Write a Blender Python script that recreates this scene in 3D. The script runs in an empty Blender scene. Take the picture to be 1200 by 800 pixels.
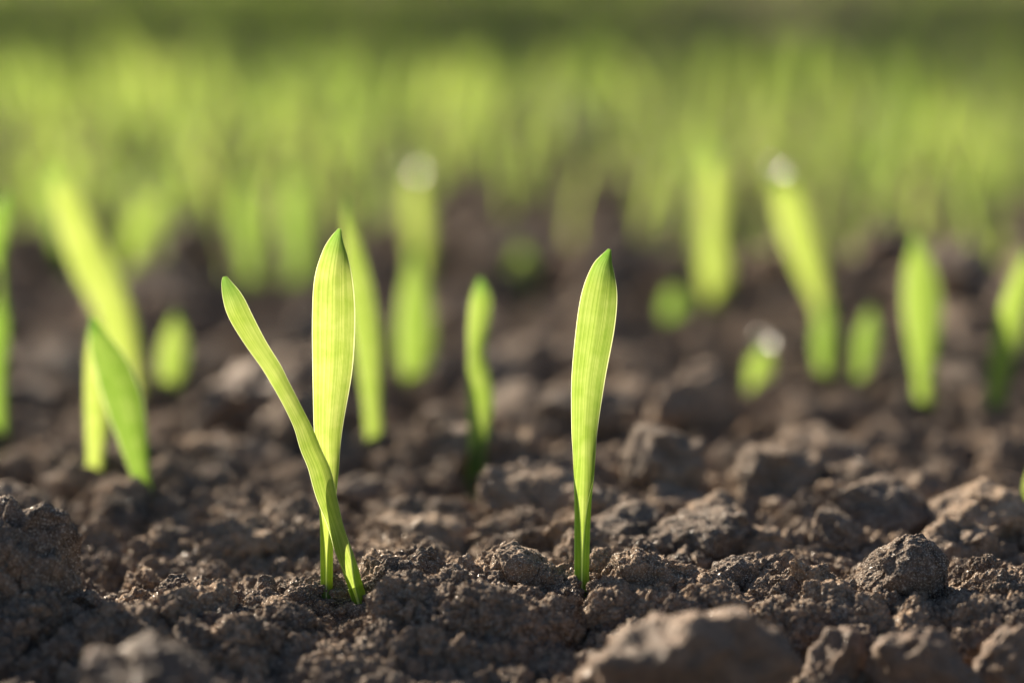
import bpy, bmesh, math, random
import numpy as np
from mathutils import Vector, Matrix

random.seed(7); rng = np.random.default_rng(7)
SC = bpy.context.scene
C = SC.collection
R = math.radians

# ------------------------------------------------------------------ camera
F = 100.0 / 36.0 * 1200.0            # focal length in photograph pixels (1200 wide)
HC = 0.163                           # camera height above the crest, metres
PITCH = math.atan(550.0 / F)
RIGHT = np.array([1.0, 0, 0])
FWD = np.array([0, math.cos(PITCH), -math.sin(PITCH)])
UP = np.array([0, math.sin(PITCH), math.cos(PITCH)])
EYE = np.array([0, 0, HC])

def at_depth(px, py, d):
    return EYE + d * (FWD + RIGHT * (px - 600) / F - UP * (py - 400) / F)

def depth_of(p):
    return float(np.dot(np.asarray(p) - EYE, FWD))

def project(p):
    v = np.asarray(p) - EYE
    d = v @ FWD
    return 600 + F * (v @ RIGHT) / d, 400 - F * (v @ UP) / d, d

# ------------------------------------------------------------------ noise
def _hash(ix, iy, iz, k):
    with np.errstate(over='ignore'):
        h = (ix.astype(np.int64) * 73856093) ^ (iy.astype(np.int64) * 19349663) ^ (iz.astype(np.int64) * 83492791) ^ (k * 2654435761)
        h = (h ^ (h >> 13)) * 1274126177
        h = (h ^ (h >> 16)) * 2246822519
        h = h ^ (h >> 15)
    return (h & 0xFFFFFF).astype(np.float64) / 0xFFFFFF

def vnoise(p, k=0):
    i = np.floor(p).astype(np.int64); f = p - i
    f = f * f * f * (f * (f * 6 - 15) + 10)
    r = 0
    for dx in (0, 1):
        wx = f[:, 0] if dx else 1 - f[:, 0]
        for dy in (0, 1):
            wy = f[:, 1] if dy else 1 - f[:, 1]
            for dz in (0, 1):
                wz = f[:, 2] if dz else 1 - f[:, 2]
                r = r + wx * wy * wz * _hash(i[:, 0] + dx, i[:, 1] + dy, i[:, 2] + dz, k)
    return r * 2 - 1

def fbm(p, octv=4, k=0, gain=.5):
    a, s, r = 1.0, 1.0, 0.0
    for o in range(octv):
        r = r + a * vnoise(p * s + 17.3 * o, k + o); a *= gain; s *= 2.03
    return r

def grains(p, k=0):
    """rounded granules: 1 at a granule's centre, falling to 0 between granules"""
    i = np.floor(p).astype(np.int64); best = np.zeros(len(p))
    for dx in (-1, 0, 1):
        for dy in (-1, 0, 1):
            for dz in (-1, 0, 1):
                c = i + np.array([dx, dy, dz])
                q = np.stack([_hash(c[:, 0], c[:, 1], c[:, 2], k + m) for m in (1, 2, 3)], 1)
                rad = .45 + .45 * _hash(c[:, 0], c[:, 1], c[:, 2], k + 4)
                d2 = ((c + q - p) ** 2).sum(1) / rad ** 2
                best = np.maximum(best, rad * np.sqrt(np.clip(1 - d2, 0, 1)))
    return best

def bumps2(x, y, cell, k=0, fill=1.0):
    """packed half-buried lumps on a plane: height as a share of cell"""
    px, py = x / cell, y / cell
    ix, iy = np.floor(px).astype(np.int64), np.floor(py).astype(np.int64)
    z0 = np.zeros_like(ix); best = np.zeros_like(px)
    for dx in (-1, 0, 1):
        for dy in (-1, 0, 1):
            cx, cy = ix + dx, iy + dy
            ox, oy = cx + _hash(cx, cy, z0, k + 1), cy + _hash(cx, cy, z0, k + 2)
            rad = .35 + .5 * _hash(cx, cy, z0, k + 3)
            on = (_hash(cx, cy, z0, k + 4) < fill)
            a = _hash(cx, cy, z0, k + 5) * 3.1416
            ex, ey = px - ox, py - oy
            u = ex * np.cos(a) + ey * np.sin(a); v = (-ex * np.sin(a) + ey * np.cos(a)) * 1.35
            d2 = (u * u + v * v) / rad ** 2
            best = np.maximum(best, on * rad * np.sqrt(np.clip(1 - d2, 0, 1)))
    return best

def sstep(a, b, x):
    t = np.clip((x - a) / (b - a), 0, 1)
    return t * t * (3 - 2 * t)

YH = 0.0  # set below
def macro(x, y):
    """large relief: the crest the sharp seedlings stand on, a drop before and behind it, rolling tilth beyond"""
    x = np.asarray(x, float); y = np.asarray(y, float)
    crest = Y0 + .006 + .004 * np.sin(x * 23 + .6)
    z = -.0105 * (1 - sstep(crest - .024, crest - .001, y)) - .006 * (1 - sstep(crest - .08, crest - .018, y)) - .004 * sstep(crest + .018, crest + .055, y)
    lf = 1 - sstep(-.056, -.034, x)
    z = z - lf * (.0012 * (1 - sstep(Y0 + .05, Y0 + .09, y)) + .0045 * sstep(Y0 + .008, Y0 + .022, y) * (1 - sstep(Y0 + .05, Y0 + .09, y)))
    z = z - .0015 * sstep(.035, .06, x) * (1 - sstep(Y0 + .05, Y0 + .09, y))
    p = np.stack([x * 5.5, y * 5.5, np.zeros_like(x)], -1).reshape(-1, 3)
    n = vnoise(p, 90).reshape(x.shape)
    far = sstep(Y0 + .1, Y0 + .35, y)
    z = z + n * .011 * far
    p2 = np.stack([x * .35, y * .35, np.zeros_like(x)], -1).reshape(-1, 3)
    z = z + vnoise(p2, 91).reshape(x.shape) * .05 * sstep(4, 15, np.hypot(x, y))
    return z

Y0 = 0.0
Y0 = HC / math.tan(math.atan((712 - 400) / F) + PITCH)      # where pixel row 712 meets z = 0

def height(x, y):
    """full relief of the soil surface at plan points"""
    x = np.asarray(x, float).ravel(); y = np.asarray(y, float).ravel()
    z = macro(x, y)
    near = 1 - sstep(.9, 1.6, y)
    w = np.stack([x, y, np.zeros_like(x)], 1)
    wx = x + .006 * vnoise(w * 60, 40); wy = y + .006 * vnoise(w * 60 + 50, 41)
    far = sstep(Y0 + .05, Y0 + .16, y)
    z = z + .42 * .030 * bumps2(wx, wy, .030, 10, .7) * (.12 + .6 * far)
    z = z + .50 * .013 * bumps2(wx, wy, .013, 20, .9) * (.45 + .6 * far)
    z = z + .45 * .0055 * bumps2(wx, wy, .0055, 30, .95)
    z = z + .0016 * fbm(w * 130, 3, 60) + .0005 * near * grains(w * 1300, 70)
    return z - .0085 - .0034 * far

_T = np.concatenate([np.arange(.42, 2, .0012), np.arange(2, 40, .02)])
def ground_hit(px, py):
    """where the ray through a pixel of the photograph first meets the relief"""
    d = FWD + RIGHT * (px - 600) / F - UP * (py - 400) / F
    Q = EYE[None] + d[None] * _T[:, None]
    lo = np.nonzero(Q[:, 2] < .035)[0]
    k0 = lo[0]
    for a in range(k0, len(_T), 150):
        q = Q[a:a + 150]; below = np.nonzero(q[:, 2] <= height(q[:, 0], q[:, 1]))[0]
        if len(below): return q[below[0]].copy()
    return Q[-1].copy()

D0 = depth_of(ground_hit(681, 712))

cam = bpy.data.cameras.new('camera'); co = bpy.data.objects.new('camera', cam); C.objects.link(co)
co.location = EYE; co.rotation_euler = (math.pi / 2 - PITCH, 0, 0)
cam.sensor_width = 36; cam.lens = 100; cam.clip_start = .02; cam.clip_end = 3000
cam.dof.use_dof = True; cam.dof.focus_distance = D0 + .001; cam.dof.aperture_fstop = 4.6
SC.camera = co

# ------------------------------------------------------------------ light
SUN_EL, SUN_AZ = R(26), R(-34)       # azimuth from +Y, negative is towards the left of the picture
sdir = Vector((math.sin(SUN_AZ) * math.cos(SUN_EL), math.cos(SUN_AZ) * math.cos(SUN_EL), math.sin(SUN_EL)))
sl = bpy.data.lights.new('sun', 'SUN'); sl.energy = 5.0; sl.angle = R(.53); sl.color = (1, .87, .68)
so = bpy.data.objects.new('sun', sl); C.objects.link(so)
so.rotation_euler = (-sdir).to_track_quat('-Z', 'Y').to_euler()
w = bpy.data.worlds.new('World'); SC.world = w; w.use_nodes = True
nt = w.node_tree; bg = nt.nodes['Background']
sky = nt.nodes.new('ShaderNodeTexSky'); sky.sky_type = 'NISHITA'; sky.sun_disc = False
sky.sun_elevation = SUN_EL; sky.sun_rotation = SUN_AZ
nt.links.new(sky.outputs[0], bg.inputs[0]); bg.inputs[1].default_value = .036
SC.view_settings.view_transform = 'Standard'; SC.view_settings.look = 'None'
SC.view_settings.exposure = 1.68; SC.view_settings.gamma = 1
SC.cycles.sample_clamp_indirect = 60; SC.cycles.blur_glossy = .3

# ------------------------------------------------------------------ materials
class NT:
    def __init__(s, name):
        s.m = bpy.data.materials.new(name); s.m.use_nodes = True; s.t = s.m.node_tree; s.t.nodes.clear()
        s.out = s.n('ShaderNodeOutputMaterial')
    def n(s, typ, **kw):
        o = s.t.nodes.new(typ)
        for k, v in kw.items(): setattr(o, k, v)
        return o
    def l(s, a, b): s.t.links.new(a, b)
    def ramp(s, stops, src):
        r = s.n('ShaderNodeValToRGB'); e = r.color_ramp.elements
        e[0].position, e[0].color = stops[0][0], (*stops[0][1], 1); e[1].position, e[1].color = stops[1][0], (*stops[1][1], 1)
        for p, c in stops[2:]:
            x = e.new(p); x.color = (*c, 1)
        s.l(src, r.inputs[0]); return r.outputs[0]
    def noise(s, vec, scale, detail=4, rough=.55):
        n = s.n('ShaderNodeTexNoise'); s.l(vec, n.inputs['Vector'])
        n.inputs['Scale'].default_value = scale; n.inputs['Detail'].default_value = detail; n.inputs['Roughness'].default_value = rough
        return n.outputs[0]
    def mix(s, f, a, b, mode='MIX'):
        m = s.n('ShaderNodeMix', data_type='RGBA', blend_type=mode)
        for v, i in ((f, 0), (a, 6), (b, 7)):
            if hasattr(v, 'is_linked'): s.l(v, m.inputs[i])
            else: m.inputs[i].default_value = v if i == 0 else (*v, 1)
        return m.outputs[2]

def soil_mat(name, dark, light, pale, grain=1.0, rough=.95, spec=.25):
    k = NT(name)
    geo = k.n('ShaderNodeNewGeometry'); oi = k.n('ShaderNodeObjectInfo')
    add = k.n('ShaderNodeVectorMath', operation='MULTIPLY_ADD')
    k.l(oi.outputs['Random'], add.inputs[0]); add.inputs[1].default_value = (3, 5, 7); k.l(geo.outputs['Position'], add.inputs[2])
    v = add.outputs[0]
    big = k.noise(v, 45, 3); mid = k.noise(v, 380, 4, .65); fine = k.noise(v, 2600, 3, .7)
    c = k.ramp([(.3, dark), (.72, light)], mid)
    c2 = k.ramp([(.35, (.72, .72, .76)), (.68, (1.2, 1.15, 1.1))], big)
    c = k.mix(1.0, c, c2, 'MULTIPLY')
    ob = k.ramp([(0, (.60, .60, .63)), (1, (1.22, 1.15, 1.06))], oi.outputs['Random'])
    c = k.mix(1.0, c, ob, 'MULTIPLY')
    fr = k.ramp([(.54, (0, 0, 0)), (.66, (1, 1, 1))], fine)
    c = k.mix(fr, c, pale)
    vo = k.n('ShaderNodeTexVoronoi'); k.l(v, vo.inputs['Vector']); vo.inputs['Scale'].default_value = 1500
    b1 = k.n('ShaderNodeBump'); b1.inputs['Strength'].default_value = .95 * grain; b1.inputs['Distance'].default_value = .0005
    k.l(vo.outputs['Distance'], b1.inputs['Height']); b1.invert = True
    b2 = k.n('ShaderNodeBump'); b2.inputs['Strength'].default_value = 1.0 * grain; b2.inputs['Distance'].default_value = .0006
    k.l(fine, b2.inputs['Height']); k.l(b1.outputs[0], b2.inputs['Normal'])
    p = k.n('ShaderNodeBsdfPrincipled'); k.l(c, p.inputs['Base Color']); p.inputs['Roughness'].default_value = rough
    p.inputs['Specular IOR Level'].default_value = spec
    # scattered mica and quartz grains glint
    cell = k.n('ShaderNodeTexVoronoi'); k.l(v, cell.inputs['Vector']); cell.inputs['Scale'].default_value = 1700
    sp = k.n('ShaderNodeSeparateColor'); k.l(cell.outputs['Color'], sp.inputs[0])
    k.l(k.ramp([(.94, (rough,) * 3), (.95, (.25,) * 3)], sp.outputs[0]), p.inputs['Roughness'])
    k.l(b2.outputs[0], p.inputs['Normal']); k.l(p.outputs[0], k.out.inputs[0])
    return k.m

M_soil = soil_mat('dry_soil', (.060, .044, .034), (.265, .195, .145), (.58, .50, .42))  # darkened below the clod colour so gaps between clods read as shade
M_clod = soil_mat('clod_soil', (.110, .082, .062), (.440, .335, .250), (.64, .57, .49))
M_stone = soil_mat('smooth_clod_soil', (.115, .080, .058), (.300, .212, .152), (.42, .32, .25), grain=.8, rough=.8, spec=.5)

def leaf_mat(name, sheath=False):
    k = NT(name)
    uv = k.n('ShaderNodeUVMap'); uv.uv_map = 'UVMap'; sep = k.n('ShaderNodeSeparateXYZ'); k.l(uv.outputs[0], sep.inputs[0])
    oi = k.n('ShaderNodeObjectInfo')
    # veins run the length of the blade
    sc = k.n('ShaderNodeVectorMath', operation='MULTIPLY'); k.l(uv.outputs[0], sc.inputs[0]); sc.inputs[1].default_value = (62, 1.0, 1)
    nz = k.noise(sc.outputs[0], 1.0, 2)
    sc2 = k.n('ShaderNodeVectorMath', operation='MULTIPLY'); k.l(uv.outputs[0], sc2.inputs[0]); sc2.inputs[1].default_value = (17, .7, 1)
    vein = k.mix(.45, nz, k.noise(sc2.outputs[0], 1.0, 1))
    col = k.ramp([(.34, (.040, .12, .014)), (.66, (.11, .23, .035))], vein)
    tr = k.ramp([(.34, (.22, .36, .026)), (.66, (.59, .69, .13))], vein)
    # blotches and freckles of the leaf
    geo = k.n('ShaderNodeNewGeometry'); bl = k.noise(geo.outputs['Position'], 260, 4)
    bb = k.ramp([(.3, (.78, .86, .62)), (.7, (1.1, 1.06, 1.25))], bl)
    tr = k.mix(1.0, tr, bb, 'MULTIPLY')
    ob = k.ramp([(0, (.42, .55, .5)), (1, (1.05, .99, 1.35))], oi.outputs['Random'])
    tr = k.mix(1.0, tr, ob, 'MULTIPLY')
    # tip tinted darker to stand for the shade in its fold; paler foot
    tip = k.ramp([(.90, (1, 1, 1)), (.985, (.42, .62, .55))], sep.outputs[1])
    tr = k.mix(1.0, tr, tip, 'MULTIPLY')
    if sheath:
        tr = k.mix(.6, tr, (.92, .98, .50))
        foot = k.ramp([(0, (1.25, 1.1, 1.6)), (.35, (1, 1, 1))], sep.outputs[1])
        col = k.mix(1.0, col, foot, 'MULTIPLY')
    # thin pale margin, lightened further in colour for a sunlit rim
    ab = k.n('ShaderNodeMath', operation='SUBTRACT'); k.l(sep.outputs[0], ab.inputs[0]); ab.inputs[1].default_value = .5
    a2 = k.n('ShaderNodeMath', operation='ABSOLUTE'); k.l(ab.outputs[0], a2.inputs[0])
    ed = k.ramp([(.474, (0, 0, 0)), (.488, (1, 1, 1))], a2.outputs[0])
    if not sheath:
        col = k.mix(ed, col, (.55, .62, .34)); tr = k.mix(ed, tr, (.86, .94, .48))
    bp = k.n('ShaderNodeBump'); bp.inputs['Strength'].default_value = .35; bp.inputs['Distance'].default_value = .0003; k.l(vein, bp.inputs['Height'])
    p = k.n('ShaderNodeBsdfPrincipled'); k.l(col, p.inputs['Base Color']); p.inputs['Roughness'].default_value = .38
    p.inputs['Specular IOR Level'].default_value = .5; k.l(bp.outputs[0], p.inputs['Normal'])
    t = k.n('ShaderNodeBsdfTranslucent'); k.l(tr, t.inputs[0]); k.l(bp.outputs[0], t.inputs['Normal'])
    mx = k.n('ShaderNodeMixShader'); mx.inputs[0].default_value = .80 if sheath else .60
    k.l(p.outputs[0], mx.inputs[1]); k.l(t.outputs[0], mx.inputs[2]); k.l(mx.outputs[0], k.out.inputs[0])
    return k.m

M_leaf = leaf_mat('leaf_blade_green'); M_sheath = leaf_mat('leaf_sheath_green', True)

def simple_mat(name, c1, c2, scale, rough, trans=0.0):
    k = NT(name); tc = k.n('ShaderNodeTexCoord')
    c = k.ramp([(.3, c1), (.7, c2)], k.noise(tc.outputs['Object'], scale))
    p = k.n('ShaderNodeBsdfPrincipled'); k.l(c, p.inputs['Base Color']); p.inputs['Roughness'].default_value = rough
    if trans:
        t = k.n('ShaderNodeBsdfTranslucent'); k.l(c, t.inputs[0]); mx = k.n('ShaderNodeMixShader'); mx.inputs[0].default_value = trans
        k.l(p.outputs[0], mx.inputs[1]); k.l(t.outputs[0], mx.inputs[2]); k.l(mx.outputs[0], k.out.inputs[0])
    else: k.l(p.outputs[0], k.out.inputs[0])
    return k.m
M_straw = simple_mat('dry_straw', (.42, .33, .20), (.62, .52, .36), 900, .7, .3)
M_root = simple_mat('dry_root', (.20, .13, .08), (.33, .23, .15), 900, .85)
M_cole = simple_mat('pale_coleoptile', (.30, .42, .30), (.45, .55, .42), 500, .45, .4)
kd = NT('dew'); pd = kd.n('ShaderNodeBsdfPrincipled'); pd.inputs['Base Color'].default_value = (1, 1, 1, 1)
pd.inputs['Transmission Weight'].default_value = 1; pd.inputs['IOR'].default_value = 1.333; pd.inputs['Roughness'].default_value = .2
kd.l(pd.outputs[0], kd.out.inputs[0]); M_dew = kd.m

# ------------------------------------------------------------------ mesh helpers
def np_mesh(name, V, Fc, smooth=True, mat=None, uv=None):
    """V (n,3); Fc (m,k) with all faces the same size k"""
    me = bpy.data.meshes.new(name); Fc = np.asarray(Fc, np.int32); m, kk = Fc.shape
    me.vertices.add(len(V)); me.vertices.foreach_set('co', np.asarray(V, np.float32).ravel())
    me.loops.add(m * kk); me.loops.foreach_set('vertex_index', Fc.ravel())
    me.polygons.add(m); me.polygons.foreach_set('loop_start', np.arange(0, m * kk, kk, dtype=np.int32))
    me.update(calc_edges=True); me.validate()
    me.polygons.foreach_set('use_smooth', np.full(len(me.polygons), smooth))
    if uv is not None:
        l = me.uv_layers.new(name='UVMap'); l.data.foreach_set('uv', np.asarray(uv, np.float32)[Fc.ravel()].ravel())
    if mat: me.materials.append(mat)
    return me

def link(name, me, parent=None):
    o = bpy.data.objects.new(name, me); C.objects.link(o)
    if parent: o.parent = parent
    return o

def tag(o, label=None, cat=None, group=None, kind=None):
    for k, v in (('label', label), ('category', cat), ('group', group), ('kind', kind)):
        if v: o[k] = v
    return o

# ------------------------------------------------------------------ ground sheet
def axis(lo, hi, step, far, grow=1.07):
    a = list(np.arange(lo, hi, step)); s = step; x = a[-1]
    while x < far: s *= grow; x += s; a.append(x)
    return a
xs = axis(0, .17, .0009, 400, 1.045); xs = np.array([-v for v in xs[:0:-1]] + xs)
ys = np.array(axis(Y0 - .14, Y0 + .24, .0009, 700, 1.012))
back, s, y = [], .0009, ys[0]
while y > -200: s *= 1.09; y -= s; back.append(y)
ys = np.array(back[::-1] + list(ys))
X, Y = np.meshgrid(xs, ys)
Z = height(X, Y)
fadeZ = (1 - sstep(6, 14, np.hypot(X, Y))).ravel()
Z = Z * fadeZ + (macro(X, Y).ravel() - .006) * (1 - fadeZ)
V = np.stack([X.ravel(), Y.ravel(), Z], 1)
ny, nx = X.shape
i = np.arange(ny - 1)[:, None] * nx + np.arange(nx - 1)[None, :]
Fq = np.stack([i, i + 1, i + nx + 1, i + nx], -1).reshape(-1, 4)
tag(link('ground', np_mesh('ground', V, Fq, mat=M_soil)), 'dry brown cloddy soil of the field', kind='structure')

# ------------------------------------------------------------------ clods
ICO = {}
def ico(n):
    if n not in ICO:
        b = bmesh.new(); bmesh.ops.create_icosphere(b, subdivisions=n, radius=1)
        V = np.array([v.co[:] for v in b.verts]); b.verts.index_update()
        Fc = np.array([[v.index for v in f.verts] for f in b.faces]); b.free()
        ICO[n] = (V / np.linalg.norm(V, axis=1)[:, None], Fc)
    return ICO[n]

def clod_mesh(name, radii, lvl, seed, angular=.5, lump=.2, gsize=.0011, gamp=.35, mat=None, horn=None, fit=False):
    """a clod of half-axes radii: a faceted core, lumps, then granules of an absolute size"""
    N, Fc = ico(lvl); r_ = np.random.default_rng(seed); radii = np.array(radii)
    k = 14
    pl = r_.normal(size=(k, 3)); pl /= np.linalg.norm(pl, axis=1)[:, None]; off = r_.uniform(.72, 1.0, k)
    dots = N @ pl.T; q = np.where(dots > .05, off[None] / np.maximum(dots, .05), 9)
    pw = 7.0
    rc = (np.minimum(q, 3) ** -pw).sum(1) ** (-1 / pw)
    rc = np.minimum(rc, 1.3)
    rr = (1 - angular) * 1.0 + angular * rc * 1.12
    P = N * rr[:, None]
    o = seed * 13.7
    for m in range(3):                       # warp, so that outlines overhang and are never star-shaped
        P[:, m] += lump * vnoise(N * 1.7 + o + m * 31, 3 + m) + lump * .55 * vnoise(N * 3.9 + o + m * 31, 6 + m)
    P = P * radii[None]
    if horn is not None:
        hx, hd = np.array(horn[0]), np.array(horn[1]); hx = hx / np.linalg.norm(hx)
        wgt = np.clip((N @ hx - .80) / .20, 0, 1) ** 1.3
        P += wgt[:, None] * hd[None]
    md = radii.mean()
    L = gsize * 3.6
    nrm = N / radii[None]; nrm /= np.linalg.norm(nrm, axis=1)[:, None]
    wp = P + .3 * gsize * np.stack([vnoise(P / gsize / 1.6 + 9, 80 + m) for m in range(3)], 1)
    d = .45 * gamp * L * (grains(wp / L + o, 11) - .3) + gamp * 1.1 * gsize * grains(wp / gsize + o, 12)
    d += .10 * md * fbm(P / md * 2.2 + o, 3, 14) * lump * 3
    if lvl >= 6: d += gamp * .5 * gsize * grains(wp / (gsize * .45) + o, 13)
    P = P + nrm * d[:, None]
    if fit:
        lo, hi = P.min(0), P.max(0); P = (P - (lo + hi) / 2) * (2 * radii / (hi - lo))
    return np_mesh(name, P, Fc, mat=mat or M_clod)

SMALL = [clod_mesh('soil_clod', r_, 4, 100 + i, .3, .22, .0006, 1.1) for i, r_ in enumerate(
    [(.0022 * a, .0022 * b, .0022 * c) for a, b, c in [(1.1, .9, .85), (1, 1, 1), (1.25, .9, .7), (.9, 1.1, .8), (1, .8, .95), (1.3, 1, .8), (1, 1.2, .9), (.95, .9, 1.1), (1.15, 1.1, .7), (1, .9, .75)]])]
MED = [clod_mesh('soil_clod', (.0062 * a, .0062 * b, .0062 * c), 6, 200 + i, .4, .24, .0008, 1.15) for i, (a, b, c) in enumerate(
    [(1.1, .9, .8), (1, 1, 1), (1.35, 1, .7), (.9, 1.1, .85), (1.2, .85, .9), (1, 1, .75), (1.15, 1.2, .8), (.95, 1, 1.05), (1.25, 1, .85), (1, .9, .7)])]
BIG = [clod_mesh('soil_clod', (.013 * a, .013 * b, .013 * c), 6, 300 + i, .75, .2, .0009, .7) for i, (a, b, c) in enumerate(
    [(1.1, .9, .8), (1.3, 1, .75), (1, 1, .9), (1.4, 1.1, .65), (1.1, 1.2, .7), (1, .9, .8)])]

STEM_SPOTS = []
OCC = []     # (x, y, r) of stems and clods already standing, so that nothing grows through another
def free(x, y, r):
    return all((x - a) ** 2 + (y - b) ** 2 > (r + c) ** 2 for a, b, c in OCC)

HERO_STEMS = [(383, 712), (424, 706), (681, 712)]

def clod_px(cx, base, wpx, hpx, label, lvl=6, seed=None, mat=None, kind='granular', tilt=0, horn=None, depth=None, dd=0, name='soil_clod', deep=.85):
    """a clod whose outline spans wpx photograph pixels, rises hpx above its foot row, standing on the soil there"""
    g = ground_hit(cx, base) if depth is None else at_depth(cx, base, depth * D0)
    d = depth_of(g); s = d / F
    rx, rz = wpx * s / 2, hpx * s / 2 * 1.16
    seed = seed or int(cx * 7 + base)
    ang, lump, gs, ga = {'boulder': (.6, .26, .0008, .8), 'granular': (.5, .26, .0008, 1.2), 'rock': (.78, .18, .0007, .6), 'fine': (.8, .2, .00055, .75), 'smooth': (.9, .22, .0013, 1.0)}[kind]
    zc = g[2] + rz * 1.02
    if depth is None and base >= 682:           # the sharp ones stand on the crest or its near slope
        d = D0 * (1.012 - (base - 682) * .0003); g = at_depth(cx, base, d); s = d / F
        rx, rz = wpx * s / 2, hpx * s / 2 * 1.16; zc = g[2] + rz * .92
        zb = float(height([g[0]], [g[1] + dd])[0])
        if zb < g[2]:
            zt = zc + rz; zb -= rz * .1; rz = (zt - zb) / 2; zc = (zt + zb) / 2
    me = clod_mesh(name, (rx * .95, rx * deep, rz), lvl, seed, ang, lump, gs, ga, mat, horn, True)
    o = link(name, me)
    o.location = (g[0], g[1] + dd, zc)
    if depth is not None: o.location.z = g[2] + rz * .85
    o.rotation_euler = (0, R(tilt), 0)
    tag(o, label, 'soil clod' if name == 'soil_clod' else 'stone', 'named clods and stones in the soil')
    OCC.append((g[0], g[1] + dd, rx * .8))
    return o

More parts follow.
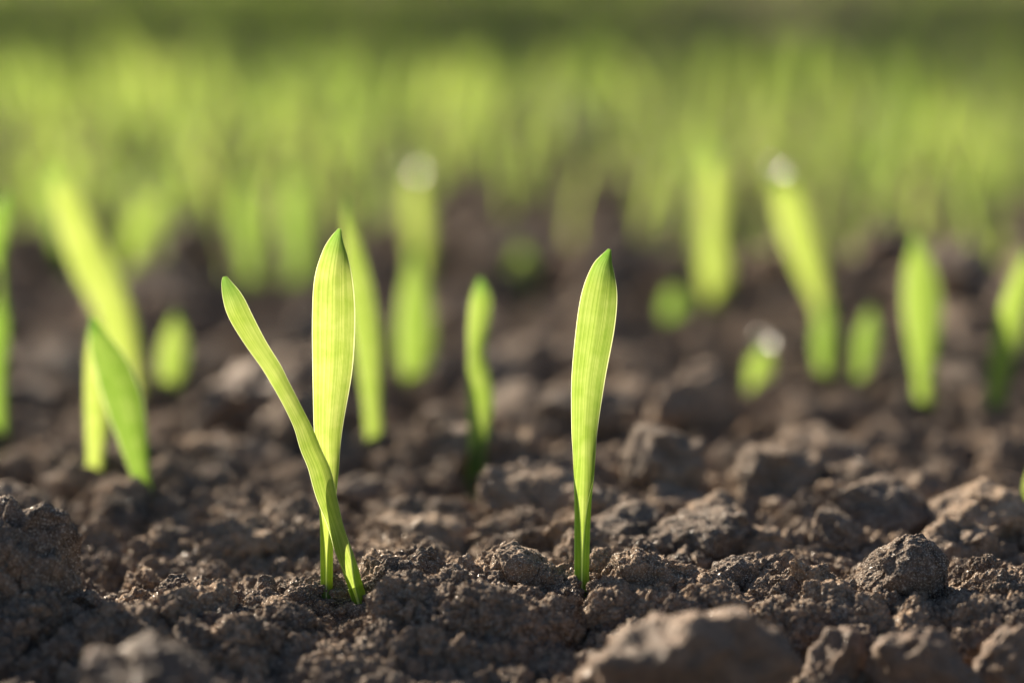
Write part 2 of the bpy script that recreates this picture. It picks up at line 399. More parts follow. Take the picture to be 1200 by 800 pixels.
GC = [  # cx, foot row, width, height, label, level, kind, tilt, extra
 (-2, 815, 200, 200, 'large rough grey clod at the left edge, tallest in the sharp soil', 7, 'boulder', 0, dict(dd=.014, seed=37)),
 (108, 778, 132, 78, 'sloping grainy clod just right of the large left-edge clod', 6, 'granular', 14, {}),
 (764, 716, 128, 66, 'coarse peaked clod immediately right of the lone sharp seedling', 6, 'granular', 6, {}),
 (1058, 722, 116, 88, 'rounded sunlit clod, tallest between the horned clod and the right edge', 6, 'rock', 4, {}),
 (1066, 742, 92, 54, 'dark angular clod leaning on the front of the rounded sunlit clod', 6, 'granular', 0, {}),
 (952, 728, 66, 70, 'upright clod with a horn pointing up to the left', 6, 'granular', 0, dict(horn=((-.75, 0, .75), (-.0022, 0, .0065)))),
 (1168, 742, 96, 70, 'dark granular clod at the right edge with a smaller lump on top', 6, 'granular', 0, {}),
 (1160, 704, 62, 46, 'small dark lump crowning the granular clod at the right edge', 6, 'granular', 0, dict(dd=.006)),
 (612, 694, 86, 52, 'long low clod left of the lone sharp seedling, hindmost of two', 6, 'rock', 8, {}),
 (636, 704, 62, 44, 'rough clod touching the left side of the lone sharp seedling foot', 6, 'granular', 4, {}),
 (706, 692, 58, 40, 'small craggy clod behind the foot of the lone sharp seedling', 6, 'granular', -10, dict(dd=.006)),
 (500, 686, 52, 42, 'rounded sunlit clod midway between the two sharp seedling spots', 6, 'rock', 0, {}),
 (548, 682, 40, 30, 'small rounded clod right of the midway clod', 5, 'rock', 0, {}),
 (442, 746, 82, 40, 'dark crumbly clod in front of the leaning seedling foot', 6, 'granular', 6, {}),
 (500, 746, 70, 48, 'dark crumbly clod right of the one at the leaning seedling foot', 6, 'granular', -5, {}),
 (575, 732, 62, 32, 'dark granular clod at centre of the soil, left of the lone seedling', 6, 'granular', 0, {}),
 (570, 752, 54, 42, 'knobbly clod below the granular clod at centre', 6, 'granular', 0, {}),
 (448, 806, 100, 64, 'grainy brown clod at the lower edge below the crossing seedlings', 6, 'granular', -8, {}),
 (604, 800, 66, 62, 'smooth brown clod at the lower edge, left of its touching twin', 6, 'rock', 10, {}),
 (662, 780, 64, 66, 'smooth brown clod directly below the lone sharp seedling', 6, 'rock', 12, {}),
 (214, 752, 58, 44, 'jagged dark clod right of the sloping grainy clod', 6, 'granular', 0, {}),
 (252, 772, 64, 50, 'dark crumbly clod left of centre near the lower edge', 6, 'granular', 10, {}),
 (292, 744, 54, 40, 'dark round clod among crumbs left of the crossing seedlings', 6, 'granular', 0, {}),
 (330, 760, 60, 40, 'flat dark clod below and left of the crossing seedlings', 6, 'granular', 0, {}),
 (372, 772, 56, 44, 'crumbly clod below the upright leaf of the crossing pair', 6, 'granular', 0, {}),
 (520, 786, 60, 40, 'low dark clod between the two lower-edge brown clods', 6, 'granular', 0, {}),
 (880, 736, 92, 40, 'low grainy clod behind the big blurred foreground stone', 6, 'granular', 0, {}),
 (862, 690, 70, 34, 'low sunlit clod left of the horned clod', 5, 'rock', 0, {}),
 (455, 690, 62, 36, 'brown clod just right of the leaning seedling foot', 6, 'granular', 0, {}),
 # softly blurred, just behind the crest
 (290, 672, 92, 52, 'rounded blurred clod left of the crossing seedlings', 6, 'rock', 6, {}),
 (312, 700, 42, 26, 'small blurred clod in front of the rounded left one', 5, 'rock', 0, {}),
 (210, 700, 34, 26, 'small blurred nugget on the crumbs at left', 5, 'rock', 0, {}),
 (500, 660, 128, 50, 'long dark blurred clod between the crossing and thin seedlings', 6, 'rock', 10, {}),
 (642, 655, 62, 40, 'blurred clod left of the lone seedling stem', 5, 'rock', 0, {}),
 (770, 644, 66, 44, 'blurred sunlit clod right of the lone seedling stem', 5, 'rock', 0, {}),
 (838, 652, 96, 64, 'blurred dark clod with a lit left shoulder right of the lone seedling', 6, 'rock', -4, {}),
 (884, 660, 62, 42, 'small dark blurred clod at the foot of the lit-shouldered one', 5, 'rock', 0, {}),
 (920, 632, 62, 46, 'rounded blurred clod, middle of the row behind the horned clod', 5, 'rock', 0, {}),
 (1028, 652, 148, 80, 'broad smooth blurred clod with a sunlit top behind the rounded clod', 6, 'rock', 2, {}),
 (1148, 654, 134, 78, 'broad blurred clod with a sunlit left slope by the right edge', 6, 'rock', 8, {}),
 (1060, 668, 50, 32, 'small blurred clod in front of the two broad blurred clods', 5, 'rock', 0, {}),
 (778, 590, 112, 84, 'tilted blurred block with a lit left side behind the lone seedling', 6, 'rock', -18, {}),
 (812, 535, 118, 98, 'big round blurred clod, tallest right of the lone seedling', 6, 'rock', 0, {}),
 (905, 580, 72, 48, 'blurred clod right of the tilted block', 5, 'rock', 0, {}),
 (18, 622, 80, 52, 'dark blurred clod at the left edge behind the large rough one', 5, 'rock', 0, {}),
 (302, 512, 150, 84, 'flat-topped pale blurred stone behind the crossing seedlings', 6, 'smooth', -3, dict(name='field_stone', deep=1.7, mat=M_stone)),
 (420, 605, 100, 42, 'dark blurred clod behind the stem of the upright leaf', 5, 'rock', 0, {}),
 (606, 568, 70, 56, 'dark blurred clod right of the thin blurred seedling', 5, 'rock', 0, {}),
 (615, 480, 110, 76, 'dark blurred clod high in the gap left of the lone seedling', 5, 'rock', 0, {}),
 (528, 470, 60, 50, 'brown blurred clod behind the thin blurred seedling', 5, 'rock', 0, {}),
]
for cx, b, wp, hp, lab, lvl, kind, tilt, ex in GC:
    if b >= 704 and wp > 80: lvl = 7
    clod_px(cx, b, wp, hp, lab, lvl, kind=kind, tilt=tilt, **ex)
# blurred foreground, nearer than the crest
clod_px(802, 880, 285, 168, 'largest blurred brown stone at the lower edge, below and right of the lone seedling', 6, kind='smooth', mat=M_stone, depth=.915, name='field_stone')
clod_px(975, 850, 88, 112, 'small pointed blurred stone at the lower edge right of the largest one', 6, kind='rock', mat=M_stone, depth=.945, tilt=10, name='field_stone')
clod_px(1085, 850, 140, 112, 'peaked blurred stone with a bright crest in the lower right', 6, kind='rock', mat=M_stone, depth=.93, tilt=-14, name='field_stone')
clod_px(1190, 850, 110, 120, 'blurred stone at the lower right corner', 6, kind='rock', mat=M_stone, depth=.94, tilt=20, name='field_stone')
clod_px(176, 880, 215, 126, 'blurred brown stone with glinting crest at the lower left edge', 6, kind='smooth', mat=M_stone, depth=.87, name='field_stone')

# ------------------------------------------------------------------ leaves
def catmull(P, n):
    P = np.asarray(P, float); m = len(P)
    t = np.linspace(0, m - 1, n); i = np.clip(t.astype(int), 0, m - 2); f = (t - i)[:, None]
    a, b, c, d = P[np.clip(i - 1, 0, m - 1)], P[i], P[i + 1], P[np.clip(i + 2, 0, m - 1)]
    return .5 * (2 * b + (c - a) * f + (2 * a - 5 * b + 4 * c - d) * f ** 2 + (3 * b - a - 3 * c + d) * f ** 3)

def blade_mesh(name, P, W, TW, CUP, nu=17, face=(0, -1, 0), mat=None, wave=0.0):
    """ribbon along P, half-widths W, twist TW about its length, CUP the arc its section bends through (2*pi = rolled shut)"""
    P = np.asarray(P, float); n = len(P)
    T = np.gradient(P, axis=0); T /= np.linalg.norm(T, axis=1)[:, None]
    Fv = np.tile(np.asarray(face, float), (n, 1))
    S = np.cross(T, Fv); S /= np.linalg.norm(S, axis=1)[:, None]
    N = np.cross(S, T)
    c, s = np.cos(TW)[:, None], np.sin(TW)[:, None]
    S, N = S * c + N * s, N * c - S * s
    u = np.linspace(-1, 1, nu); V = np.zeros((n, nu, 3)); UV = np.zeros((n, nu, 2))
    L = np.concatenate([[0], np.cumsum(np.linalg.norm(np.diff(P, axis=0), axis=1))]); L /= L[-1]
    for j, uu in enumerate(u):
        h = np.maximum(CUP / 2, .02)
        rad = W / np.where(h > math.pi / 2, 1.0, np.sin(np.minimum(h, math.pi / 2)))
        V[:, j] = P + S * (rad * np.sin(uu * h))[:, None] + N * (rad * (1 - np.cos(uu * h)) - rad * (1 - np.cos(h)) * .4)[:, None]
        # faint midrib crease and length-wise waviness
        V[:, j] += N * (W * (.10 * abs(uu) + wave * math.copysign(1, uu) * uu * uu * np.sin(L * 9 + uu)))[:, None]
        UV[:, j, 0] = (uu + 1) / 2; UV[:, j, 1] = L
    i = np.arange(n - 1)[:, None] * nu + np.arange(nu - 1)[None, :]
    Fq = np.stack([i, i + 1, i + nu + 1, i + nu], -1).reshape(-1, 4)
    return np_mesh(name, V.reshape(-1, 3), Fq, mat=mat or M_leaf, uv=UV.reshape(-1, 2))

def tube_mesh(name, P, Rr, mat, nu=14, flat=1.0, cap=True):
    P = np.asarray(P, float); n = len(P)
    T = np.gradient(P, axis=0); T /= np.linalg.norm(T, axis=1)[:, None]
    ref = np.array([0, -1.0, 0.05]); S = np.cross(T, ref); S /= np.linalg.norm(S, axis=1)[:, None]; N = np.cross(S, T)
    a = np.linspace(0, 2 * math.pi, nu, endpoint=False)
    V = P[:, None] + np.cos(a)[None, :, None] * S[:, None] * np.asarray(Rr)[:, None, None] + flat * np.sin(a)[None, :, None] * N[:, None] * np.asarray(Rr)[:, None, None]
    UV = np.stack(np.broadcast_arrays((a / (2 * math.pi))[None, :], np.linspace(0, 1, n)[:, None]), -1)
    Fq = []
    for i in range(n - 1):
        for j in range(nu):
            k = (j + 1) % nu
            Fq.append((i * nu + j, i * nu + k, (i + 1) * nu + k, (i + 1) * nu + j))
    return np_mesh(name, V.reshape(-1, 3), Fq, mat=mat, uv=UV.reshape(-1, 2))

def edges_leaf(rows, d_of, n=90):
    """rows: (left x, right x, y, twist, cup) in photograph pixels from foot to tip -> P, W, TW, CUP in metres"""
    A = catmull([list(r) + [0] * (5 - len(r)) for r in rows], n)
    P, W = [], []
    dirs = np.gradient(np.stack([(A[:, 0] + A[:, 1]) / 2, A[:, 2]], 1), axis=0)
    for k, (l, r, y, tw, cup) in enumerate(A):
        d = d_of(y); P.append(at_depth((l + r) / 2, y, d))
        dx, dy = dirs[k]; wpx = abs(r - l) * abs(dy) / math.hypot(dx, dy)
        W.append(max(wpx / 2, .4) * d / F / max(.35, math.cos(tw)))
    return np.array(P), np.array(W), A[:, 3], A[:, 4]

def stem_ground(px, py):
    g = ground_hit(px, py); return g

GH = 'sharp seedlings on the crest'
def root_at(g, name='seedling'):
    e = bpy.data.objects.new(name, None); C.objects.link(e); e.location = g; e.empty_display_size = .01
    return e
def child(name, me, root):
    me.transform(Matrix.Translation(-root.location)); o = link(name, me, root); return o

def lean(y, d0, y0=712, k=.000020):      # the plants lean a little away, as the focus plane does
    return d0 + (y0 - y) * k * .25
# --- lone seedling
gC = ground_hit(681, 712); dC = depth_of(gC)
root = tag(root_at(gC), 'lone sharp seedling standing right of centre, one upright bright leaf', 'seedling', GH)
rows = [(673.5, 689.5, 748, 0, 6.4), (673, 690, 700, 0, 6.4), (673, 691, 640, 0, 6.2), (673, 693, 590, 0, 5.3), (672, 696, 557, 0, 3.7), (671, 698, 530, 0, 2.3), (669.5, 700.5, 500, 0, 1.3), (669, 709, 442, -.1, .6),
        (674.5, 720, 385, 0, .5), (682, 724, 345, .15, .7), (694, 721, 316, .3, 1.9), (706, 718.5, 301, .5, 2.6), (713, 717, 292, .5, 2.6)]
P, W, TW, CU = edges_leaf(rows, lambda y: lean(y, dC))
child('leaf_blade', blade_mesh('leaf_blade', P, W, TW, CU, 25), root)
k = [at_depth(x, y, lean(y, dC)) for x, y in ((681.5, 735), (681.5, 715), (681.5, 706), (681.5, 698), (681.8, 688))]
P = catmull(k, 24); child('leaf_sheath', tube_mesh('leaf_sheath', P, np.interp(np.linspace(0, 1, 24), [0, .7, 1], [9.2 * dC / F, 9.0 * dC / F, 8.7 * dC / F]), M_sheath), root)
k = [at_depth(x, y, dC) for x, y in ((682, 735), (681.5, 712), (681, 704), (681, 698))]
P = catmull(k, 12); child('coleoptile', tube_mesh('coleoptile', P, np.interp(np.linspace(0, 1, 12), [0, .6, 1], np.array([10.6, 10.4, 9.9]) * dC / F), M_cole), root)
OCC.append((gC[0], gC[1], .0022))

# --- upright leaf of the crossing pair
dA = dC; gA = at_depth(383, 712, dA)
root = tag(root_at(gA), 'upright sharp seedling of the crossing pair, tallest leaf, behind the leaning one', 'seedling', GH)
rows = [(376, 391, 752, 0, 6.4), (376, 390, 712, 0, 6.4), (375.5, 390.5, 650, 0, 6.1), (375, 391.5, 610, 0, 5.0), (372.5, 397.5, 550, 0, 2.6), (369.5, 399.5, 520, 0, 1.3), (367.5, 403.5, 490, 0, 1.0), (366, 413, 430, -.1, .6),
        (366, 416.5, 370, 0, .5), (369, 414.5, 328, .15, .7), (379, 409.5, 298, .3, 1.9), (389, 404, 280, .5, 2.6), (397, 400.5, 268, .5, 2.6)]
P, W, TW, CU = edges_leaf(rows, lambda y: lean(y, dA) + .002)
child('leaf_blade', blade_mesh('leaf_blade', P, W, TW, CU, 25), root)
k = [at_depth(x, y, lean(y, dA) + .002) for x, y in ((383.5, 738), (383, 712), (383, 704), (383, 697), (383, 688))]
P = catmull(k, 24); child('leaf_sheath', tube_mesh('leaf_sheath', P, np.interp(np.linspace(0, 1, 24), [0, .7, 1], np.array([8.2, 8.1, 7.9]) * dA / F), M_sheath), root)
OCC.append((gA[0], gA[1], .0022))

# --- leaning leaf, crossing in front
dB = dC - .001; gB = at_depth(424, 706, dB)
root = tag(root_at(gB), 'leaning sharp seedling of the crossing pair, twisted leaf tilted to the left', 'seedling', GH)
rows = [(429, 445, 750, .2, 6.4), (413, 430, 700, .2, 6.2), (403, 422, 670, .2, 5.4), (392, 412, 636, .3, 3.3), (383, 404, 610, .4, 1.7), (371, 398, 580, .5, 1.0), (362, 391, 550, .55, .8), (352, 380, 525, .6, .7), (344, 369, 500, .65, .6),
        (332, 356, 475, .6, .4), (317, 341, 448, .3, .3), (306, 331, 430, -.05, .4), (285, 312, 400, -.2, .5), (267, 296, 370, -.2, .8), (260, 284, 348, -.2, .9), (259, 272, 332, -.1, 1.2), (261, 266, 324, 0, 1.4)]
P, W, TW, CU = edges_leaf(rows, lambda y: dB - .0015 + .006 * max(0, (600 - y)) / 280, 130)
child('leaf_blade', blade_mesh('leaf_blade', P, W, TW, CU, 25), root)
k = [at_depth(x, y, dB - .0015) for x, y in ((429, 730), (424, 710), (421, 701), (419, 695), (416, 687))]
P = catmull(k, 24); child('leaf_sheath', tube_mesh('leaf_sheath', P, np.interp(np.linspace(0, 1, 24), [0, .6, 1], np.array([9.3, 9.2, 9.0]) * dB / F), M_sheath), root)
OCC.append((gB[0], gB[1], .0022))

# --- blurred seedlings that can be told apart: pixel polylines foot -> tip with half-widths
def px_seedling(leaves, label, group='blurred seedlings scattered behind the crest', foot=None):
    fx, fy = foot or leaves[0][0][:2]
    g = ground_hit(fx, fy); d = depth_of(g)
    root = tag(root_at(g), label, 'seedling', group)
    cpx = 116 * (1 - D0 / d)
    for q, lf in enumerate(leaves):
        A = catmull([list(r) + [0] * (4 - len(r)) for r in lf], 40)
        P = np.array([at_depth(x, y, d + q * .002 + (fy - y) * 4e-6) for x, y, hw, tw in A]); P[0, 2] -= .004; P[1, 2] -= .002
        W = np.array([max(hw - cpx * .16, hw * .5, 1) * d / F / max(.35, math.cos(tw)) for x, y, hw, tw in A])
        W = np.maximum(W, np.interp(np.linspace(0, 1, 40), [0, .4, .45], [10 * d / F, 10 * d / F, 0]))
        cup = np.interp(np.linspace(0, 1, 40), [0, .22, .45, .85, 1], [3.0, 2.4, 1.1, .8, 2.0])
        child('leaf_blade', blade_mesh('leaf_blade', P, W, A[:, 3], cup, 13), root)
        m = 4; Pt = P[:m].copy()
        child('leaf_sheath', tube_mesh('leaf_sheath', Pt, np.interp(np.linspace(0, 1, m), [0, .7, 1], [W[0] + .0002, W[2] + .0002, W[3] + .0001]), M_sheath, 10), root)
    OCC.append((g[0], g[1], .003)); STEM_SPOTS.append((g[0], g[1]))
    return root

px_seedling([[(441, 548, 7), (440, 520, 9), (436, 470, 14), (431, 400, 19), (421, 330, 18), (411, 270, 12, .3), (404, 228, 2, .3)]], 'soft-focus seedling close behind the upright leaf of the crossing pair')
px_seedling([[(556, 596, 8), (556, 560, 10), (560, 520, 14), (563, 475, 18), (562, 440, 16, .3), (560, 415, 13, .5), (561, 385, 15, .2), (564, 350, 15), (563, 325, 5)]], 'thin soft-focus seedling midway between the crossing pair and lone seedling')
px_seedling([[(486, 470, 8), (486, 440, 20), (487, 410, 27), (487, 370, 26), (486, 330, 19), (485, 292, 6)]], 'broad short blurred leaf right of the crossing pair')
px_seedling([[(110, 598, 7), (112, 550, 11), (114, 500, 16), (112, 450, 15), (107, 410, 9), (104, 385, 2)],
             ], 'shorter upright blurred seedling in the tall left group')
px_seedling([[(176, 600, 7), (168, 565, 12), (158, 520, 19), (146, 470, 25), (132, 430, 23), (118, 400, 16), (108, 372, 5)]], 'blurred seedling with a broad leaf bending left in the tall left group')
px_seedling([[(163, 500, 8), (156, 450, 16), (146, 405, 24), (130, 355, 27), (108, 310, 28), (88, 260, 25), (70, 215, 16), (60, 195, 4)]], 'tallest blurred seedling, leaning left behind the tall left group')
px_seedling([[(0, 555, 7), (-1, 500, 10), (-2, 440, 14), (1, 380, 15), (4, 330, 8, .8), (-2, 290, 14), (4, 250, 14), (10, 225, 4)]], 'blurred seedling cut by the left edge of the view')
px_seedling([[(200, 478, 7), (201, 450, 17), (203, 420, 22), (205, 390, 17), (205, 368, 4)]], 'small blurred seedling alone right of the tall left group')
J = px_seedling([[(880, 476, 9), (886, 450, 17), (891, 428, 20), (896, 412, 13), (898, 403, 6)]], 'short leaning blurred seedling with a dew bead on its tip')
px_seedling([[(966, 455, 8), (966, 430, 15), (965, 400, 18), (965, 375, 15), (963, 352, 5)]], 'short blurred seedling, left one of the short upright two at right')
px_seedling([[(974, 405, 8), (962, 355, 17), (948, 310, 24), (932, 260, 27), (920, 222, 20), (912, 202, 6)]], 'tall blurred seedling leaning left above the short upright two')
px_seedling([[(1010, 458, 8), (1012, 430, 15), (1014, 405, 18), (1018, 380, 15), (1021, 360, 5)]], 'short blurred seedling, right one of the short upright two at right')
px_seedling([[(1082, 503, 8), (1082, 460, 13), (1081, 410, 21), (1080, 360, 27), (1077, 315, 22), (1073, 275, 6)]], 'broad upright blurred seedling, tallest standing alone at right')
px_seedling([[(1165, 508, 8), (1167, 460, 14), (1176, 410, 20), (1188, 360, 20), (1200, 315, 14), (1208, 290, 4)]], 'blurred seedling leaning right close to the right edge')
px_seedling([[(1206, 612, 6), (1206, 590, 7), (1205, 575, 8), (1206, 562, 7), (1208, 545, 3)]], 'softly blurred seedling mostly outside the right edge')
px_seedling([[(790, 392, 9), (790, 372, 20), (790, 352, 20), (790, 336, 8)]], 'tiny blurred sprout alone right of the lone seedling tip')
px_seedling([[(840, 372, 9), (840, 345, 22), (838, 315, 25), (836, 270, 20), (838, 220, 22), (838, 175, 8)]], 'blurred seedling with a bright round lower leaf behind the big round clod')
px_seedling([[(612, 362, 9), (613, 335, 22), (612, 310, 20), (610, 290, 8)]], 'tiny blurred sprout left of the lone seedling tip')
px_seedling([[(90, 330, 8), (80, 290, 20), (70, 245, 20), (62, 210, 6)]], 'blurred seedling upper left of the tall left group')
px_seedling([[(150, 318, 9), (160, 285, 24), (182, 250, 24), (200, 222, 8)]], 'blurred seedling leaning right in the left background')
px_seedling([[(345, 340, 9), (352, 300, 22), (345, 250, 24), (340, 205, 8)]], 'blurred seedling above the flat-topped stone, right one of two')
px_seedling([[(298, 330, 9), (294, 290, 22), (286, 250, 22), (285, 205, 8)]], 'blurred seedling above the flat-topped stone, left one of two')

# a bead of dew on the short leaning seedling
def dew_at(px, py, foot, rad, dd, label):
    b = bmesh.new(); bmesh.ops.create_icosphere(b, subdivisions=4, radius=rad); me = bpy.data.meshes.new('dew_drop'); b.to_mesh(me); b.free()
    me.materials.append(M_dew)
    for p in me.polygons: p.use_smooth = True
    o = link('dew_drop', me); o.location = at_depth(px, py, depth_of(ground_hit(*foot)) + dd); o.scale = (1, 1, .9)
    tag(o, label, 'dew drop')
dew_at(896, 396, (880, 476), .0032, .0, 'glinting dew bead on the tip of the short leaning seedling')
px_seedling([[(492, 330, 8), (493, 300, 18), (490, 260, 22), (487, 225, 18), (485, 200, 7)]], 'blurred seedling holding a pale dew disc, above the broad short leaf')
dew_at(485, 196, (492, 330), .0031, .0005, 'faint blurred dew bead high above the broad short leaf')
dew_at(911, 196, (974, 405), .0031, .0035, 'faint blurred dew bead on top of the tall left-leaning seedling at right')

# ------------------------------------------------------------------ field seedlings
def proto(h, wmax, seed, two=False):
    """a seedling of height h built at the origin: list of (part name, mesh)"""
    r_ = np.random.default_rng(seed); parts = []
    for q in range(2 if two else 1):
        hh = h * (1 if q == 0 else r_.uniform(.5, .75)); lx, ly = r_.uniform(-.38, .38, 2) + (.3 if q else 0)
        t = np.linspace(0, 1, 26)
        P = np.stack([lx * hh * t ** 2, ly * hh * t ** 2, hh * t - .003], 1)
        W = np.interp(t, [0, .3, .45, .65, .85, .95, 1], np.array([.0010, .0011, .55 * wmax, wmax, .8 * wmax, .4 * wmax, .0003]))
        TW = r_.uniform(-.5, .5) + r_.uniform(-1.4, 1.4) * np.clip(t - .3, 0, 1)
        cup = np.interp(t, [0, .25, .48, .85, 1], [5.6, 4.4, 1.2, .8, 2])
        parts.append(('leaf_blade', blade_mesh('leaf_blade', P, W, TW, cup, 9)))
        if q == 0:
            m = 6; Pt = P[:m].copy()
            parts.append(('leaf_sheath', tube_mesh('leaf_sheath', Pt, W[:m] + .00012, M_sheath, 8)))
    return parts
PROTO = [proto(h, w_, 500 + i, i % 3 == 1) for i, (h, w_) in enumerate([(.044, .0016), (.053, .0018), (.036, .0014), (.057, .0018), (.030, .0014), (.048, .0017), (.040, .0016), (.054, .0016), (.050, .0019), (.034, .0014)])]

def join_parts(name, parts):
    Vs, Fs, UVs, mi, o = [], [], [], [], 0
    b = bmesh.new(); uvl = None
    me = bpy.data.meshes.new(name)
    for q, (nm, m) in enumerate(parts):
        n0 = len(b.faces); b.from_mesh(m)
        b.faces.ensure_lookup_table()
        for f in b.faces[n0:]: f.material_index = 1 if nm == 'leaf_sheath' else 0
    b.to_mesh(me); b.free(); me.materials.append(M_leaf); me.materials.append(M_sheath)
    return me
JOINED = [join_parts('seedling', p) for p in PROTO]

# rows run nearly across the view, about 11 cm apart; emergence is patchy
spots = []
def density(x, y):
    px, py, d = project((x, y, 0))
    k = sstep(285, 262, py) if False else 0
    n = vnoise(np.array([[x * 3.0, y * 2.2, .5]]), 55)[0]
    if y < 1.16: return 0
    if y < 1.27: a = .85 if px > 860 else (.38 if px > 560 else .22)
    elif y < 1.42: a = 1.0 if px > 700 else .55
    elif y < 2.15: a = .95
    else: a = .6
    return a * (1 + 1.1 * n)
yrow = 1.19
while yrow < 7.5:
    half = .2 * yrow + .55
    x = -half
    while x < half:
        x += .0088 * random.uniform(.5, 1.6)
        yy = yrow + .035 * x + random.gauss(0, .016)
        if random.random() < density(x, yy) : spots.append((x, yy))
    yrow += .085
spots.sort(key=lambda s_: s_[1])
zz = height([s_[0] for s_ in spots], [s_[1] for s_ in spots])
near_n, far_pts = 0, []
BAND = [(1.45, 'front row'), (1.8, 'front of the band'), (2.3, 'middle of the band')]
for (x, y), z in zip(spots, zz):
    px, py, d = project((x, y, z)); inview = -60 < px < 1260
    rot = random.uniform(0, 2 * math.pi); sc = random.uniform(.8, 1.15)
    i_ = random.randrange(len(PROTO))
    if inview and near_n < 275:
        near_n += 1
        side = 'left third' if px < 400 else 'middle' if px < 800 else 'right third'
        if y < 1.55:
            row = 'the first sparse rows of the blurred field'
        elif y < 1.8: row = 'the front of the dense green band'
        else: row = 'the heart of the dense green band'
        lab = f'blurred green seedling in {row}, {side} of view'
        grp = f'blurred seedlings in {row}, {side}'
        if y < 1.55:
            e = root_at((x, y, z)); 
            for nm, m in PROTO[i_]: link(nm, m, e)
        else: e = link('seedling', JOINED[i_]); e.location = (x, y, z)
        e.rotation_euler = (0, 0, rot); e.scale = (sc,) * 3
        tag(e, lab, 'seedling', grp)
    else: far_pts.append((x, y, z, rot, sc, i_))

# ------------------------------------------------------------------ scattered things as one object (instances of unlinked sources)
def scatter(name, pts, rots, scls, idx, meshes, mats_note=None):
    me = bpy.data.meshes.new(name); n = len(pts)
    me.vertices.add(n); me.vertices.foreach_set('co', np.asarray(pts, np.float32).ravel())
    a = me.attributes.new('rot', 'FLOAT_VECTOR', 'POINT'); a.data.foreach_set('vector', np.asarray(rots, np.float32).ravel())
    a = me.attributes.new('scl', 'FLOAT', 'POINT'); a.data.foreach_set('value', np.asarray(scls, np.float32).ravel())
    a = me.attributes.new('pick', 'INT', 'POINT'); a.data.foreach_set('value', np.asarray(idx, np.int32).ravel())
    o = link(name, me)
    g = bpy.data.node_groups.new(name, 'GeometryNodeTree')
    g.interface.new_socket('Geometry', in_out='INPUT', socket_type='NodeSocketGeometry'); g.interface.new_socket('Geometry', in_out='OUTPUT', socket_type='NodeSocketGeometry')
    N = g.nodes; L = g.links
    gi, go = N.new('NodeGroupInput'), N.new('NodeGroupOutput')
    jn = N.new('GeometryNodeJoinGeometry')
    for k, m in enumerate(meshes):
        src = bpy.data.objects.new(name + '_source', m)
        oi = N.new('GeometryNodeObjectInfo'); oi.inputs['Object'].default_value = src; oi.inputs['As Instance'].default_value = True
        L.new(oi.outputs['Geometry'], jn.inputs[0])
    ip = N.new('GeometryNodeInstanceOnPoints'); ip.inputs['Pick Instance'].default_value = True
    def att(nm, ty):
        q = N.new('GeometryNodeInputNamedAttribute'); q.data_type = ty; q.inputs['Name'].default_value = nm
        return q.outputs['Attribute']
    L.new(gi.outputs[0], ip.inputs['Points']); L.new(jn.outputs[0], ip.inputs['Instance'])
    L.new(att('pick', 'INT'), ip.inputs['Instance Index']); L.new(att('scl', 'FLOAT'), ip.inputs['Scale'])
    e2r = N.new('FunctionNodeEulerToRotation'); L.new(att('rot', 'FLOAT_VECTOR'), e2r.inputs[0]); L.new(e2r.outputs[0], ip.inputs['Rotation'])
    L.new(ip.outputs[0], go.inputs[0])
    md = o.modifiers.new('scatter', 'NODES'); md.node_group = g
    return o
fp = np.array(far_pts)
o = scatter('distant_seedlings', fp[:, :3], np.stack([0 * fp[:, 3], 0 * fp[:, 3], fp[:, 3]], 1), fp[:, 4], fp[:, 5].astype(int), JOINED)
tag(o, 'mass of far blurred green seedlings filling the top of the view', 'seedlings', 'distant seedlings', 'stuff')

# ------------------------------------------------------------------ loose clods: countable ones as objects, crumbs as one mass
placed = 0; tries = 0
while placed < 250 and tries < 9000:
    tries += 1
    py = random.uniform(650, 800) if placed < 150 else 650 - 330 * random.random() ** 1.4; px = random.uniform(-30, 1230)
    g = ground_hit(px, py); d = depth_of(g)
    front = d < D0 * 1.06
    r_ = random.uniform(.0018, .0042) if front else random.uniform(.006, .0135) * (1 + .25 * (d - D0))
    if not free(g[0], g[1], r_ * .55): continue
    if any(abs(g[0] - a) < 1.3 * r_ + .004 and -.16 < g[1] - b < 1.3 * r_ for a, b in STEM_SPOTS): continue
    hero = any(math.hypot(g[0] - h_[0], g[1] - h_[1]) < r_ + .004 for h_ in (gA, gB, gC))
    if hero: continue
    if any(abs(g[0] - h_[0]) < r_ + .005 and -.035 < g[1] - h_[1] < .002 for h_ in (gA, gB, gC)) and r_ > .0024: continue
    src, base = (random.choice(MED), .0062) if r_ < .0085 else (random.choice(BIG), .013)
    o = link('soil_clod', src); s = r_ / base; o.scale = (s, s, s * random.uniform(.75, 1))
    z = float(height([g[0]], [g[1]])[0]); o.location = (g[0], g[1], z + r_ * (.55 if front else .75))
    o.rotation_euler = (random.uniform(-.5, .5), random.uniform(-.5, .5), random.uniform(0, 6.3))
    side = 'left' if px < 400 else 'middle' if px < 800 else 'right'
    zone = ('sharp crumbly clod lying among crumbs on the near soil' if front else
            'softly blurred clod just behind the crest' if d < D0 * 1.25 else 'strongly blurred clod in the soil under the seedlings')
    tag(o, f'{zone}, {side} third of view', 'soil clod', f'{zone.replace("clod", "clods")}, {side}')
    OCC.append((g[0], g[1], r_ * .8)); placed += 1

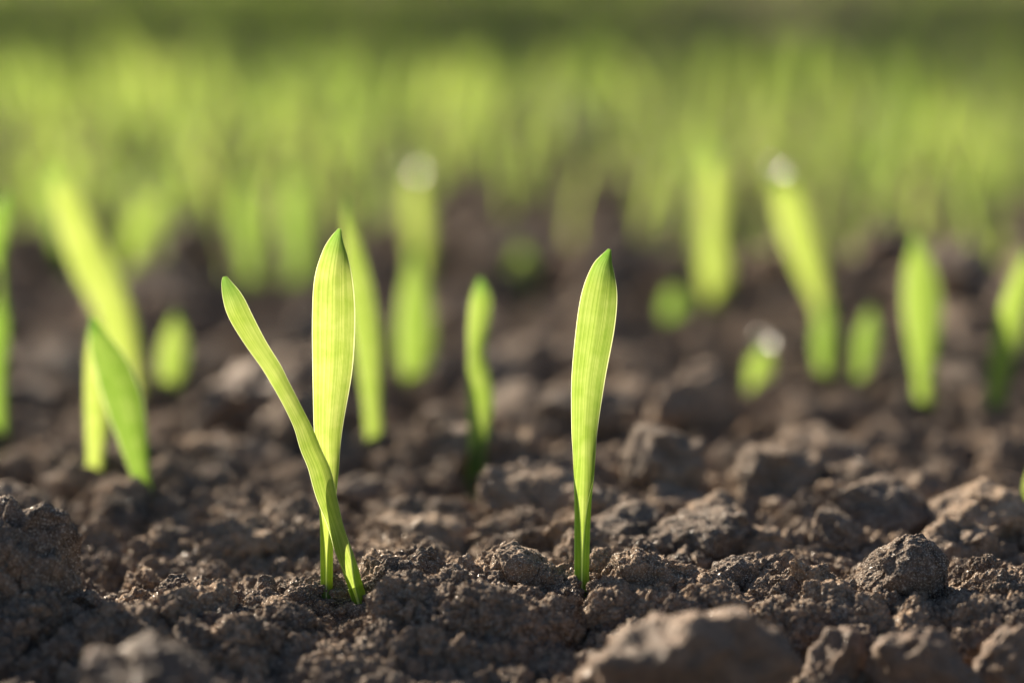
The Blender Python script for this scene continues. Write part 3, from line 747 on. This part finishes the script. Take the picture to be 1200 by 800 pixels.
STEMS = list(STEM_SPOTS)
def crumbs(n, x0, x1, y0, y1, smin, smax, pool_lo, bias=1.0, pw=2.5):
    y = y0 + (y1 - y0) * rng.random(n) ** bias
    hw = np.clip(.22 * y + .03, .12, 9)
    x = rng.uniform(-1, 1, n) * hw if x0 is None else rng.uniform(x0, x1, n)
    s = smin + (smax - smin) * rng.random(n) ** pw
    z = height(x, y)
    keep = np.ones(n, bool)
    for gx, gy, *_ in (gA, gB, gC):
        keep &= np.hypot(x - gx, y - gy) > .0012 + s
        keep &= ~((np.abs(x - gx) < .0025 + 1.2 * s) & (y - gy > -.026) & (y < gy + 1.2 * s) & (s > .0013))
        keep &= ~((np.abs(x - gx) < .004) & (y - gy > -.03) & (y < gy + .001) & (s > .0008))
    for gx, gy in STEMS:                      # soil in front of a placed shoot stays fine
        keep &= ~((np.abs(x - gx) < .003 + 1.25 * s) & (y - gy > -.12) & (y < gy + 1.2 * s) & (s > .0016))
    return np.stack([x, y, z + s * np.where(s < .0010, .1, .55)], 1)[keep], s[keep]
A4, s4 = crumbs(2300, -.17, .17, Y0 - .12, Y0 + .10, .0017, .0048, 0, 1.0, 1.5)
A5, s5 = crumbs(1500, None, None, Y0 + .08, Y0 + .6, .003, .0085, 0, 1.1, 1.3)
A1, s1 = crumbs(17000, -.17, .17, Y0 - .12, Y0 + .10, .0004, .0027, 0, 1.0, 3.2)
A2, s2 = crumbs(22000, None, None, Y0 + .08, Y0 + .55, .0012, .0070, 0, 1.2, 1.8)
A3, s3 = crumbs(16000, None, None, Y0 + .5, 3.2, .0025, .010, 0, 1.3, 1.7)
PT = np.concatenate([A1, A2, A3, A4, A5]); SS = np.concatenate([s1, s2, s3, s4, s5])
pick = rng.integers(0, 10, len(PT)); scl = SS / .0022
big = SS > .0025
pick = np.where(big, pick + 10, pick); scl = np.where(big, SS / .0062, scl)
o = scatter('soil_crumbs', PT, rng.uniform(0, 6.28, (len(PT), 3)), scl, pick, SMALL + MED)
tag(o, 'loose crumbs and grains of dry soil covering the ground', 'soil crumbs', 'loose soil crumbs', 'stuff')

# ------------------------------------------------------------------ bits of straw and root
def strand(pts, r0, mat, name, label, cat, dz=0):
    K = []
    for x, y, up in pts:
        K.append(EYE * 0 + at_depth(x, y, depth_of(ground_hit(pts[0][0], pts[0][1])) - .004 - up))
    P = catmull(K, 20)
    me = tube_mesh(name, P, np.interp(np.linspace(0, 1, 20), [0, .15, .85, 1], [r0 * .4, r0, r0 * .8, r0 * .2]), mat, 8, .6)
    tag(link(name, me), label, cat)
strand([(98, 668, 0), (104, 664, 0), (110, 661, 0), (116, 660, 0)], .0007, M_straw, 'straw_fragment', 'pale straw bit beside the large left-edge clod', 'straw')
strand([(487, 756, 0), (493, 747, 0), (499, 742, 0), (505, 738, 0)], .0004, M_straw, 'straw_fragment', 'thin straw bit on dark crumbs below the centre', 'straw')
strand([(716, 662, 0), (724, 652, 0), (732, 655, 0), (738, 648, 0), (741, 645, 0)], .0005, M_root, 'root_fragment', 'curled dry root poking from the craggy clod beside the lone seedling', 'root')

# ------------------------------------------------------------------ hedgerow added out of frame to shade the far part of the field
def shade_hedge(x0, x1, y, h):
    e = tag(root_at((( x0 + x1) / 2, y, 0), 'added_hedge'), 'unseen leafy hedgerow added to shade the far part of the field', 'shade_hedge')
    n = 30000
    x = rng.uniform(x0, x1, n); top = h + .16 * vnoise(np.stack([x * 2.2, 0 * x, 0 * x], 1), 7) + .08 * vnoise(np.stack([x * 7, 0 * x, 0 * x], 1), 8)
    t = rng.random(n) ** .8; z = .05 + (top - .05) * t; yy = y + rng.normal(0, .16, n) * (1.1 - .5 * t)
    c = np.stack([x, yy, z], 1); a = rng.normal(size=(n, 3)); a /= np.linalg.norm(a, axis=1)[:, None]
    b_ = np.cross(a, rng.normal(size=(n, 3))); b_ /= np.linalg.norm(b_, axis=1)[:, None]; nn = np.cross(a, b_)
    L = rng.uniform(.025, .05, n)[:, None]
    V = np.stack([c - a * L, c - b_ * L * .45 + nn * L * .1, c + a * L, c + b_ * L * .45 + nn * L * .1], 1).reshape(-1, 3)
    Fq = np.arange(4 * n).reshape(-1, 4)
    child('foliage', np_mesh('foliage', V, Fq, False, M_shade_hedge), e)
    Vs, Fs = [], []
    for q in range(46):
        bx = x0 + (x1 - x0) * (q + .5) / 46; pts = [np.array([bx + random.gauss(0, .05) * k, y + random.gauss(0, .04) * k, h * .93 * k / 4]) for k in range(5)]
        m = tube_mesh('stems', catmull(pts, 12), np.linspace(.014, .003, 12), M_root, 6)
        Vs.append(np.array([v.co[:] for v in m.vertices])); Fs.append(np.array([p.vertices[:] for p in m.polygons]) + 72 * q)
    child('branches', np_mesh('branches', np.concatenate(Vs), np.concatenate(Fs), True, M_root), e)
M_shade_hedge = simple_mat('shade_hedge_leaf', (.045, .075, .02), (.09, .13, .035), 8, .6, .3)
shade_hedge(-9.0, 2.5, 4.6, 1.44)

for q, (px, py) in enumerate([(150, 706), (262, 730), (548, 712), (838, 716), (902, 752), (320, 690), (1010, 742), (742, 742), (590, 770), (1130, 720)]):
    g = ground_hit(px, py); a = random.uniform(0, 6.28); L = random.uniform(.003, .008); up = random.uniform(.1, .5)
    d_ = np.array([math.cos(a), math.sin(a) * .6, up]); k_ = np.array([random.gauss(0, .15) * L, 0, random.gauss(0, .12) * L])
    P = catmull([g + (0, -.002, .0015), g + (0, -.002, .002) + d_ * L * .5 + k_, g + (0, -.002, .002) + d_ * L], 12)
    m_ = M_straw if q % 2 else M_root
    places = ['beside the sloping grainy clod at left', 'by the jagged dark clod at left', 'left of the lone seedling, near the centre clods', 'right of the coarse peaked clod', 'behind the big foreground stone', 'among blurred crumbs left of the crossing pair',
              'below the rounded sunlit clod', 'on crumbs under the coarse peaked clod', 'between the lower-edge brown clods', 'beside the right-edge granular clod']
    nm = 'straw_fragment' if q % 2 else 'root_fragment'
    tag(link(nm, tube_mesh(nm, P, np.linspace(.00028, .0001, 12), m_, 7)), f"thin {'pale straw bit' if q % 2 else 'brown rootlet'} {places[q]}", 'straw' if q % 2 else 'root')
